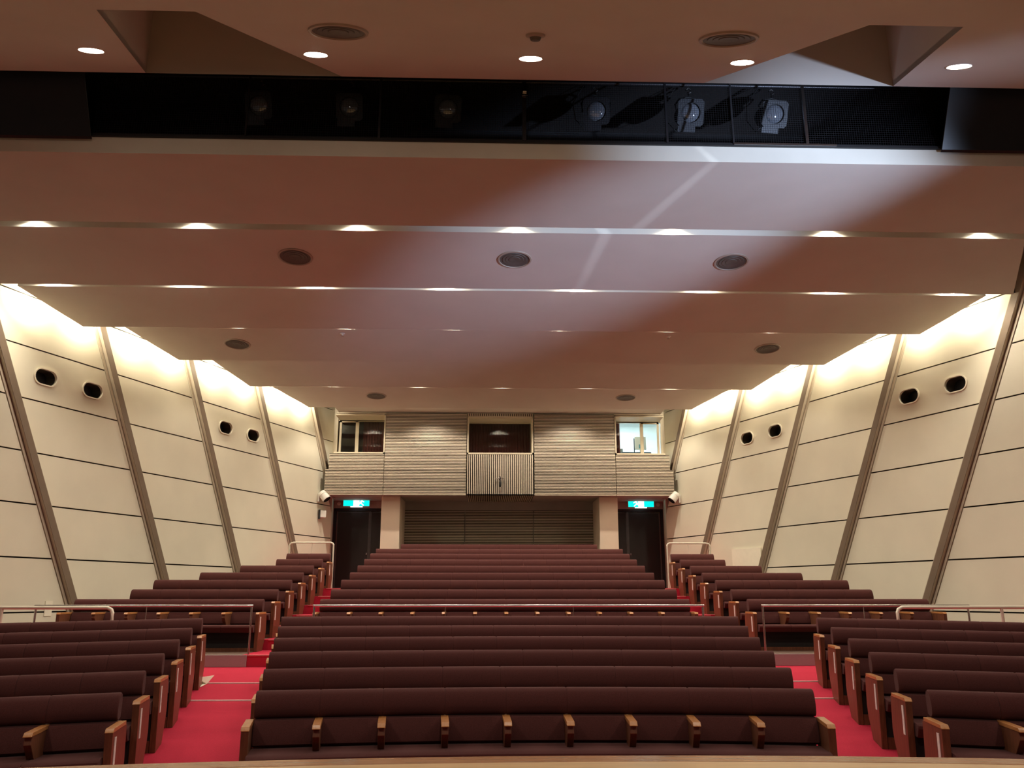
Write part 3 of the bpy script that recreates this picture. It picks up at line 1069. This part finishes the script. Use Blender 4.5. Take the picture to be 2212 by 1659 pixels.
# walls closing the booth front around the windows
mb = MB()
for a, b in ((-5.3, -4.66), (-3.22, -.93), (.92, 3.22), (4.66, 5.3)):
    mb.box(a, b, YU + .66, YU + .78, zz(2.7), zz(5.4))
for a, b in ((-4.66, -3.22), (-.93, .92), (3.22, 4.66)):
    mb.box(a, b, YU + .70, YU + .78, zz(2.7), zz(3.82))
    mb.box(a, b, YU + .70, YU + .78, zz(4.86), zz(5.4))
struct('wall_back', mb, M['frame'], 'cream wall around the booth windows')


def curtain(x0, x1, y, h0, h1, label):
    mb = MB()
    n = int((x1 - x0) / .012)
    for i in range(n + 1):
        x = x0 + (x1 - x0) * i / n
        yy = y + .03 * math.sin(i * .9) + .01 * math.sin(i * 2.3)
        mb.v += [(x, yy, zz(h0)), (x, yy, zz(h1))]
    for i in range(n):
        mb.face((2 * i, 2 * i + 2, 2 * i + 3, 2 * i + 1))
    o = obj('curtain', mb, M['curtain'], smooth=True)
    o.data.polygons.foreach_set('use_smooth', [True] * len(o.data.polygons))
    md = o.modifiers.new('thick', 'SOLIDIFY')
    md.thickness = .006
    tag(o, label, 'curtain')


curtain(-3.98, -3.05, YU + 1.0, 3.352, 4.98, 'dark red curtain behind the left booth window')
curtain(-1.25, 1.25, YU + 1.0, 3.352, 4.98, 'wide dark red curtain behind the middle booth window')
curtain(3.0, 3.52, YU + 1.0, 3.352, 4.98, 'dark red curtain drawn aside in the lit control room')
# control room contents
t = thing('control_desk', 'dark equipment desk inside the lit control room', 'desk', (4.0, YU + 1.5, zz(3.35)))
mb = MB()
mb.box(-.45, .6, -.25, .25, .62, .70)
obj('desk_top', mb, M['navy'], t, bevel=.006)
for xx in (-.42, .54):
    mb = MB()
    mb.box(xx, xx + .04, -.22, .22, 0, .62)
    obj('leg', mb, M['navy'], t)
mb = MB()
mb.box(-.36, .5, -.15, .12, .70, .76)
obj('mixer', mb, M['navy'], t, bevel=.01)
t = thing('equipment_stand', 'thin dark pole standing in the lit control room', 'stand', (3.95, YU + 1.08, zz(3.35)))
mb = MB()
mb.tube([(0, 0, .02), (0, 0, 1.12)], .014, 8)
obj('pole', mb, M['navy'], t)
mb = MB()
mb.box(-.14, .14, -.14, .14, 0, .02)
obj('base', mb, M['navy'], t)
mb = MB()
mb.box(3.56, 3.80, YU + 2.90, YU + 2.98, zz(4.36), zz(4.43))
tag(obj('wall_unit', mb, M['grey'], bevel=.01), 'long grey unit on the control room wall', 'wall unit')
mb = MB()
mb.box(3.70, 3.78, YU + 2.1, YU + 2.3, zz(4.05), zz(4.34))
mb.box(3.69, 3.79, YU + 2.08, YU + 2.32, zz(3.352), zz(4.05))
tag(obj('equipment_rack', mb, M['grey'], bevel=.01), 'narrow grey equipment rack beside the desk in the control room', 'rack')
t = thing('control_monitor', 'white monitor above the desk in the control room', 'monitor', (4.22, YU + 1.55, zz(4.11)))
mb = MB()
mb.box(-.17, .17, -.02, .03, .10, .50)
obj('casing', mb, M['white'], t, bevel=.01)
mb = MB()
mb.box(-.05, .06, -.03, -.02, .14, .26)
obj('screen', mb, M['teal'], t)
mb = MB()
mb.box(-.10, .10, -.08, .08, 0, .02)
mb.box(-.03, .03, -.02, .02, .02, .12)
obj('stand', mb, M['white'], t)
area('control_room_light', (3.95, YU + 1.9, zz(5.22)), (3.95, YU + 1.9, 0), P_BOOTH, (.80, .97, 1.0), 1.2, .6)

# bracket on the vertical slats
t = thing('wall_bracket', 'small metal bracket with a hanging dark fitting on the vertical slats', 'bracket', (0, YU - .0, zz(3.12)))
mb = MB()
mb.tube([(-.15, -.04, -.01), (-.10, -.05, -.01), (-.02, -.06, .01), (.10, -.04, 0)], .009, 8)
mb.tube([(0, 0, .02), (0, -.07, .01)], .014, 8)
mb.box(-.02, .02, -.01, 0.0, -.05, .06)
obj('arm', mb, M['steel'], t, smooth=True)
mb = MB()
mb.tube([(0, -.06, .01), (0, -.06, -.10)], .006, 8)
mb.lathe([(0, -.09), (.03, -.09), (.038, -.12), (.036, -.2), (.02, -.24), (0, -.245)], (0, -.06, 0), (0, 0, 1), 18)
obj('fitting', mb, M['black'], t, smooth=True)
mb = MB()
mb.tube([(0, -.06, -.24), (-.02, -.06, -.33)], .004, 6)
obj('cord', mb, M['whitepipe'], t)

# doors
for s, side, n in ((-1, 'left', 1), (1, 'right', 2)):
    t = bpy.data.objects.new('door_%d' % n, None)
    C.objects.link(t)
    t.location = (s * 4.1, YL, LAND)
    tag(t, 'black double rear door under the %s exit sign' % side, kind='structure')
    hd = zz(2.44) - LAND

    def bx(mbb, x0, x1, *r):       # x measured outward from hall centre
        a, b = sorted((s * x0 - s * 4.1, s * x1 - s * 4.1))
        mbb.box(a, b, *r)
    mb = MB()
    bx(mb, 3.30, 3.42, -.02, .06, 0, hd)
    bx(mb, 4.78, 4.86, -.02, .06, 0, hd)
    bx(mb, 3.30, 4.86, -.02, .06, hd - .05, hd + .03)
    obj('door_frame', mb, M['black'], t, bevel=.005)
    for nm, x0, x1 in (('door_leaf', 3.82, 4.74), ('door_leaf', 3.44, 3.76)):
        mb = MB()
        bx(mb, x0, x1, .0, .045, .05, hd - .07)
        lf = obj(nm, mb, M['door'], t, bevel=.004)
        mb = MB()
        for q in ((x0, x0 + .012), (x1 - .012, x1)):
            bx(mb, q[0], q[1], -.006, .0, .06, hd - .08)
        bx(mb, x0, x1, -.006, .0, hd - .092, hd - .08)
        bx(mb, x0, x1, -.006, .0, .06, .072)
        obj('edge_strip', mb, M['doorline'], lf)
        if x1 > 4:
            mb = MB()
            bx(mb, x0 + .02, x0 + .05, -.045, -.006, .98, 1.04)
            obj('door_handle', mb, M['steel'], lf, bevel=.005)
    mb = MB()
    bx(mb, 3.76, 3.82, -.012, .045, .05, hd - .05)
    obj('meeting_post', mb, M['doorline'], t, bevel=.004)

# exit signs
for s, side in ((-1, 'left'), (1, 'right')):
    t = thing('exit_sign', 'glowing cyan green exit sign above the %s rear door' % side, 'exit sign', (s * 4.17, 24.55, zz(2.50)), group='exit signs')
    mb = MB()
    mb.box(-.385, .385, -.02, .10, 0, .285)
    obj('casing', mb, M['white'], t, bevel=.006)
    mb = MB()
    mb.box(-.375, .375, -.026, -.0205, .008, .277)
    obj('panel', mb, M['exit_green'], t)
    mb = MB()
    yf = -.030
    mb.box(-.085, .085, yf, yf + .003, .008, .277)
    # running figure towards the doorway
    f_ = -1 if s > 0 else 1

    def q_(pts):
        mb.poly([(f_ * a, yf - .002, b) for a, b in pts])
    q_([(.12, .21), (.14, .245), (.175, .245), (.195, .21), (.175, .175), (.14, .175)])
    q_([(.09, .10), (.13, .17), (.18, .17), (.15, .09)])
    q_([(.09, .11), (.15, .09), (.20, .06), (.22, .02), (.19, .02), (.16, .055), (.10, .075)])
    q_([(.09, .10), (.12, .08), (.09, .05), (.04, .045), (.04, .07), (.075, .075)])
    q_([(.17, .17), (.23, .13), (.22, .11), (.16, .14)])
    obj('pictogram', mb, M['exit_white'], t)
    mb = MB()
    mb.box(-.17, .17, -.02, .06, -.02, 0)
    obj('lower_bar', mb, M['exit_white'], t)
    # camera-like white cylinder on a bracket
    bx_, by_ = s * (wx(23.1) - .01), 23.1
    t = thing('wall_speaker', 'white cylindrical wall fitting on a bracket beside the %s door' % side, 'wall fitting', (bx_, by_, zz(2.60)), group='white cylinders beside the rear doors')
    mb = MB()
    mb.box(-.02, .02, -.06, .06, -.12, .10)
    mb.tube([(0, 0, 0), (-s * .14, -.02, -.03)], .022, 10)
    obj('bracket', mb, M['white'], t, smooth=True)
    ax = Vector((-s * .62, -.15, -.75)).normalized()
    mb = MB()
    mb.lathe([(0, -.14), (.095, -.14), (.118, -.115), (.122, -.05), (.114, -.045), (.114, -.035), (.122, -.03), (.122, .125), (.112, .13)], (-s * .16, -.04, .03), ax, 28)
    obj('body', mb, M['white'], t, smooth=True)
    mb = MB()
    mb.lathe([(.112, .13), (.105, .09), (0, .09)], (-s * .16, -.04, .03), ax, 28)
    obj('opening', mb, M['black'], t)
    mb = MB()
    mb.lathe([(.055, 0), (.052, -.015), (.03, -.022), (0, -.022)], (0, 0, 0), (0, 1, 0), 24)
    o = obj('round_detector', mb, M['white'], loc=(s * 4.72, YL - .02, zz(2.60)), smooth=True)
    tag(o, 'small white disc on the wall beside the %s exit sign' % side, 'wall disc')
# small box below the left cylinder
t = thing('wall_box', 'small pale box on the left wall under the white cylinder', 'wall box', (-(wx(23.15) - .0), 23.15, zz(2.03)))
R = Matrix.Rotation(math.radians(21.5), 3, 'Z')
mb = MB()
mb.box(0.03, .19, -.10, .10, .02, .21, rot=R)
obj('casing', mb, M['white'], t, bevel=.01)
mb = MB()
mb.box(-.005, .03, -.09, .09, -.02, .23, rot=R)
obj('back_plate', mb, M['black'], t)

# board and card on the side walls
mb = MB()
ya, yb = 20.06, 21.07
mb.v += [wall_pt(1, ya, .40, .015), wall_pt(1, yb, .40, .015), wall_pt(1, yb, 1.1, .015), wall_pt(1, ya, 1.1, .015),
         wall_pt(1, ya, .40, .035), wall_pt(1, yb, .40, .035), wall_pt(1, yb, 1.1, .035), wall_pt(1, ya, 1.1, .035)]
for q in ((0, 1, 2, 3), (7, 6, 5, 4), (0, 4, 5, 1), (1, 5, 6, 2), (2, 6, 7, 3), (3, 7, 4, 0)):
    mb.face(q)
tag(obj('notice_board', mb, M['paper']), 'plain cream board leaning on the right wall behind the rear seats', 'board')
mb = MB()
ya, yb = 15.30, 15.44
mb.v += [wall_pt(-1, ya, -.36, .004), wall_pt(-1, yb, -.36, .004), wall_pt(-1, yb, -.10, .004), wall_pt(-1, ya, -.10, .004),
         wall_pt(-1, ya, -.36, .012), wall_pt(-1, yb, -.36, .012), wall_pt(-1, yb, -.10, .012), wall_pt(-1, ya, -.10, .012)]
for q in ((0, 1, 2, 3), (7, 6, 5, 4), (0, 4, 5, 1), (1, 5, 6, 2), (2, 6, 7, 3), (3, 7, 4, 0)):
    mb.face(q)
tag(obj('wall_card', mb, M['paper']), 'small blank cream card on the left wall above the handrail', 'card')

# ------------------------------------------------------------------ handrails and kick plates
def rail(label, pts_top, posts, r, m, group, base_fn, thin=(), name='handrail'):
    p0 = pts_top[0]
    t = thing(name, label, 'handrail', (p0[0], p0[1], base_fn(p0[1])), group=group)
    L = Vector(t.location)
    mb = MB()
    mb.tube([Vector(p) - L for p in pts_top], r, 12)
    obj('top_rail', mb, m, t, smooth=True)
    for (x, y, zt) in posts:
        mb = MB()
        mb.tube([Vector((x, y, base_fn(y))) - L, Vector((x, y, zt)) - L], r * .9, 10)
        obj('post', mb, m, t, smooth=True)
    for (x, y, zt) in thin:
        mb = MB()
        mb.tube([Vector((x, y, base_fn(y))) - L, Vector((x, y, zt)) - L], .007, 6)
        obj('thin_post', mb, m, t)
    return t


Z7 = FL[7]
b7 = lambda y: Z7
zt = zz(-.165)
rail('straight metal handrail in front of the centre seats behind the cross aisle', [(-3.05, 13.47, zt), (3.06, 13.47, zt)], [(-3.03, 13.47, zt), (3.04, 13.47, zt)], .020, M['steel'], 'handrails along the cross aisle', b7,
     thin=[(-1.0, 13.47, zt), (1.0, 13.47, zt)])
for s, side in ((-1, 'left'), (1, 'right')):
    rail('straight metal handrail in front of the %s side seats behind the cross aisle' % side, [(s * 3.97, 13.47, zt), (s * 7.3, 13.47, zt)], [(s * 3.99, 13.47, zt), (s * 7.28, 13.47, zt)], .018, M['steel'], 'handrails along the cross aisle', b7,
         thin=[(s * 5.6, 13.47, zt)])
    zo = zz(-.185)
    bf = lambda y: ramp(12.3)
    pts = [(s * 5.90, 12.98, zo - .22), (s * 5.90, 12.98, zo - .08), (s * 5.92, 12.98, zo - .03), (s * 5.98, 12.98, zo), (s * 6.1, 12.98, zo), (s * 8.7, 12.98, zo)]
    rail('bright curved-end pipe handrail near the %s wall at the cross aisle' % side, pts, [(s * 7.52, 12.98, zo)], .026, M['whitepipe'], 'pipe handrails by the side walls', bf, thin=[(s * 5.90, 12.98, zo - .2)])
    # rear pipe rails
    zr = zz(1.26)
    bf2 = lambda y: LAND
    pts = [(s * 4.17, 21.2, LAND), (s * 4.17, 21.2, zr - .06), (s * 4.19, 21.2, zr - .02), (s * 4.24, 21.2, zr), (s * 5.15, 21.2, zr), (s * 5.23, 21.2, zr - .02), (s * 5.26, 21.2, zr - .08), (s * 5.26, 21.2, LAND)]
    rail('cream pipe rail behind the rearmost %s side seats' % side, pts, [], .022, M['whitepipe'], 'pipe rails behind the side seats', bf2, thin=[(s * 4.7, 21.2, zr)])
    # kick plates
    mb = MB()
    a, b = sorted((s * 3.99, s * 8.2))
    mb.box(a, b, 13.37, 13.398, ramp(12.3) + .002, Z7 + .004)
    tag(obj('kick_plate', mb, M['plate'], bevel=.003), 'metal kick plate below the %s side seats at the cross aisle' % side, 'kick plate')

# folded paper lying at the aisle edge
mb = MB()
zp = ramp(11.5)
A = [(-4.12, 11.28, zp - .02), (-4.02, 11.40, zp - .008), (-4.00, 11.62, zp + .016), (-4.10, 11.62, zp + .016), (-4.10, 11.50, zp + .10), (-3.95, 11.74, zp + .11)]
mb.poly([A[0], A[1], A[2], A[3]])
mb.poly([A[0], A[3], A[4]])
mb.poly([A[4], A[3], A[2], A[5]])
o = obj('folded_paper', mb, M['paper'])
md = o.modifiers.new('thick', 'SOLIDIFY')
md.thickness = .003
tag(o, 'small folded cream paper on the red carpet by the rear left front-block bench', 'paper')

# ------------------------------------------------------------------ benches
SP = 0.52


def cushion(prof, w, inset=.012, bulge=0.0, n=1):
    """prof: closed (y, z) outline; swept along x with softened ends"""
    cy = sum(p[0] for p in prof) / len(prof)
    cz = sum(p[1] for p in prof) / len(prof)
    mb = MB()
    e = .012
    stations = [(-w / 2, 1.0), (-w / 2 + e * .35, .35), (-w / 2 + e, 0.0), (-w / 4, -bulge), (0, -bulge * 1.3), (w / 4, -bulge), (w / 2 - e, 0.0), (w / 2 - e * .35, .35), (w / 2, 1.0)]
    k = len(prof)
    for x, q in stations:
        for y, z in prof:
            dy, dz = cy - y, cz - z
            l = math.hypot(dy, dz) or 1
            mb.v.append((x, y + dy / l * inset * q, z + dz / l * inset * q))
    for i in range(len(stations) - 1):
        for j in range(k):
            j2 = (j + 1) % k
            mb.face((i * k + j, i * k + j2, (i + 1) * k + j2, (i + 1) * k + j))
    mb.face(range(k - 1, -1, -1))
    e0 = (len(stations) - 1) * k
    mb.face([e0 + j for j in range(k)])
    return mb


HEAD = [(-.075, .628), (-.088, .65), (-.090, .69), (-.080, .735), (-.055, .785), (-.025, .812), (.010, .820), (.040, .808), (.058, .775), (.055, .70), (.030, .625), (-.02, .612), (-.055, .615)]
BACK = [(-.155, .43), (-.150, .47), (-.128, .54), (-.095, .60), (-.06, .612), (-.01, .61), (-.02, .52), (-.06, .42), (-.11, .41), (-.14, .415)]
SEAT = [(-.575, .355), (-.588, .375), (-.582, .398), (-.560, .412), (-.50, .418), (-.35, .410), (-.20, .405), (-.13, .405), (-.10, .38), (-.12, .31), (-.40, .295), (-.54, .30), (-.565, .325)]
ME = {
    'head': cushion(HEAD, SP - .001, .006).mesh('headrest', M['fabric'], True),
    'back': cushion(BACK, SP - .004, .012, .004).mesh('backrest', M['fabric'], True),
    'seat': cushion(SEAT, SP - .002, .008, .003).mesh('seat_cushion', M['fabric'], True),
}
for m_ in ME.values():
    m_.polygons.foreach_set('use_smooth', [len(p.vertices) < 8 for p in m_.polygons])


def bev_mesh(mb, name, m, wd):
    me = mb.mesh(name, m)
    bm = bmesh.new()
    bm.from_mesh(me)
    bmesh.ops.remove_doubles(bm, verts=bm.verts, dist=1e-6)
    bmesh.ops.bevel(bm, geom=list(bm.edges), offset=wd, segments=2, affect='EDGES', profile=.6)
    bm.to_mesh(me)
    bm.free()
    return me


YZ = lambda u, v, t: (t, u, v)
mb = MB()
mb.prism([(-.455, .582), (-.470, .525), (-.34, .385), (-.10, .385), (-.06, .582)], YZ, -.026, .026)
ME['arm'] = bev_mesh(mb, 'armrest', M['wood'], .004)
mb = MB()
mb.prism([(-.49, .586), (-.475, .600), (-.46, .612), (-.05, .612), (-.05, .582), (-.49, .582)], YZ, -.031, .031)
ME['cap'] = bev_mesh(mb, 'armrest_cap', M['woodcap'], .004)
mb = MB()
mb.box(-.002, .002, -.415, -.362, .30, .54)
ME['plate'] = mb.mesh('row_plate', M['plate_white'])


def end_mesh(sl):
    mb = MB()
    mb.prism([(-.475, -.47 * sl), (-.487, .582), (-.01, .582), (.01, .30), (-.02, .20), (-.15, -.15 * sl)], YZ, -.028, .028)
    return bev_mesh(mb, 'end_panel', M['wood'], .004)


END = {0: end_mesh(0.0), 1: end_mesh(0.102)}


def bench(name_label, n, width, M4, sloped, plates=(False, False), group=None, R=1e5):
    """M4: matrix, local x along the row, y away from the stage; R: radius of the row, ends curve to the stage"""
    t = bpy.data.objects.new('auditorium_bench', None)
    C.objects.link(t)
    t.matrix_world = M4
    t.empty_display_size = .2
    tag(t, name_label, 'bench seating', group)
    p = width / n
    sx = p / SP

    def arc(x):
        th = x / R
        return (R * math.sin(th), -R * (1 - math.cos(th)), th)

    def put(nm, me, par, x, scale=None):
        ax_, ay_, th = arc(x)
        o = link(nm, me, par, (ax_, ay_, 0))
        o.rotation_euler = (0, 0, -th)
        if scale:
            o.scale = scale
        return o

    def sweep(nm, prof, m):
        mb = MB()
        k = len(prof)
        for i in range(n + 1):
            ax_, ay_, th = arc(-width / 2 + i * p)
            for y, z in prof:
                mb.v.append((ax_ + y * math.sin(th), ay_ + y * math.cos(th), z + (ay_ * .102 if sloped else 0)))
        for i in range(n):
            for j in range(k):
                j2 = (j + 1) % k
                mb.face((i * k + j, i * k + j2, (i + 1) * k + j2, (i + 1) * k + j))
        mb.face(range(k))
        mb.face(range(n * k, n * k + k))
        obj(nm, mb, m, t)
    lo = -.05 if sloped else 0.0
    for i in range(n):
        x = -width / 2 + (i + .5) * p
        for nm, key in (('headrest', 'head'), ('backrest', 'back'), ('seat_cushion', 'seat')):
            put(nm, ME[key], t, x, (sx, 1, 1))
    for i in range(1, n):
        a = put('armrest', ME['arm'], t, -width / 2 + i * p)
        link('armrest_cap', ME['cap'], a)
    for s_, pl in ((-1, plates[0]), (1, plates[1])):
        e = put('end_panel', END[1 if sloped else 0], t, s_ * (width / 2 + .032))
        link('end_cap', ME['cap'], e)
        if pl:
            link('row_plate', ME['plate'], e, (s_ * .030, 0, 0))
    sweep('seat_apron', [(-.46, .06), (-.44, .06), (-.44, .30), (-.46, .30)], M['apron'])
    sweep('plinth', [(-.47, lo), (-.10, lo), (-.10, .06), (-.47, .06)], M['wood'])
    sweep('back_panel', [(-.085, .06), (.02, .30), (.06, .60), (.075, .60), (.035, .29), (-.065, .06)], M['wood'])
    return t


CN = {1: 9, 2: 9, 3: 10, 4: 11, 5: 11, 6: 12, 15: 10}
for i in range(1, 16):
    n = CN.get(i, 12)
    width = 4.57 + .335 * (i - 1) if i <= 6 else (5.20 if i == 15 else 6.24)
    xc = .06 - .016 * (i - 1) if i <= 6 else -.03
    if i <= 6:
        rad = 12.5
        sag = (width / 2) ** 2 / (2 * rad)
        yc = ROWY[i] + sag
        m4 = Matrix.Translation((xc, yc, FL[i] + .102 * sag * .4))
    else:
        rad = 42.0
        m4 = Matrix.Translation((xc, ROWY[i] + .06, FL[i]))
    if i == 1:
        lb = 'centre block bench of nine brown seats, front row facing the stage'
    elif i <= 6:
        lb = 'centre block bench of %s brown seats, %s row back from the stage' % (NUM[n], ORD[i - 1])
    elif i == 7:
        lb = 'centre block bench of brown seats right behind the long metal handrail'
    elif i == 15:
        lb = 'shortest rear centre bench, ten brown seats against the dim slatted wall'
    else:
        lb = 'centre block bench of twelve brown seats, %s row behind the metal handrail' % ORD[i - 7]
    bench(lb, n, width, m4, i <= 6, group='centre block benches', R=rad)

SN = {1: 4, 2: 4, 3: 5, 4: 5, 5: 6, 6: 7}
RN = {7: 6, 8: 5, 9: 5, 10: 4, 11: 3, 12: 2, 13: 2}
for s, side in ((-1, 'left'), (1, 'right')):
    for i in range(1, 7):
        n = SN[i]
        width = n * SP
        xi = 3.27 + .173 * (i - 1)
        a = math.radians(11.0)
        ex = Vector((math.cos(a), -s * math.sin(a), -s * math.sin(a) * .102)).normalized()
        ey = Vector((s * math.sin(a), math.cos(a), 0)).normalized()
        ez = ex.cross(ey)
        piv = Vector((s * xi, ROWY[i], FL[i]))
        ctr = piv + ex * (s * width / 2)
        m4 = Matrix(((ex.x, ey.x, ez.x, ctr.x), (ex.y, ey.y, ez.y, ctr.y), (ex.z, ey.z, ez.z, ctr.z), (0, 0, 0, 1)))
        if i == 1:
            lb = '%s side block angled brown bench, front row beside the red aisle' % side
        else:
            lb = '%s side block angled brown bench, %s row back from the stage' % (side, ORD[i - 1])
        bench(lb, n, width, m4, True, (s > 0, s < 0), group='front side block benches')
    for i in range(7, 14):
        n = RN[i]
        width = n * SP
        m4 = Matrix.Translation((s * (4.10 + width / 2), ROWY[i], FL[i]))
        if i == 7:
            lb = '%s side rear bench of six brown seats directly behind its metal handrail' % side
        elif i == 13:
            lb = '%s side short two-seat bench, last one in front of the cream rail' % side
        else:
            lb = '%s side rear bench of %s brown seats, %s row behind the metal handrail' % (side, NUM[n], ORD[i - 7])
        bench(lb, n, width, m4, False, (s > 0, s < 0), group='rear side block benches')
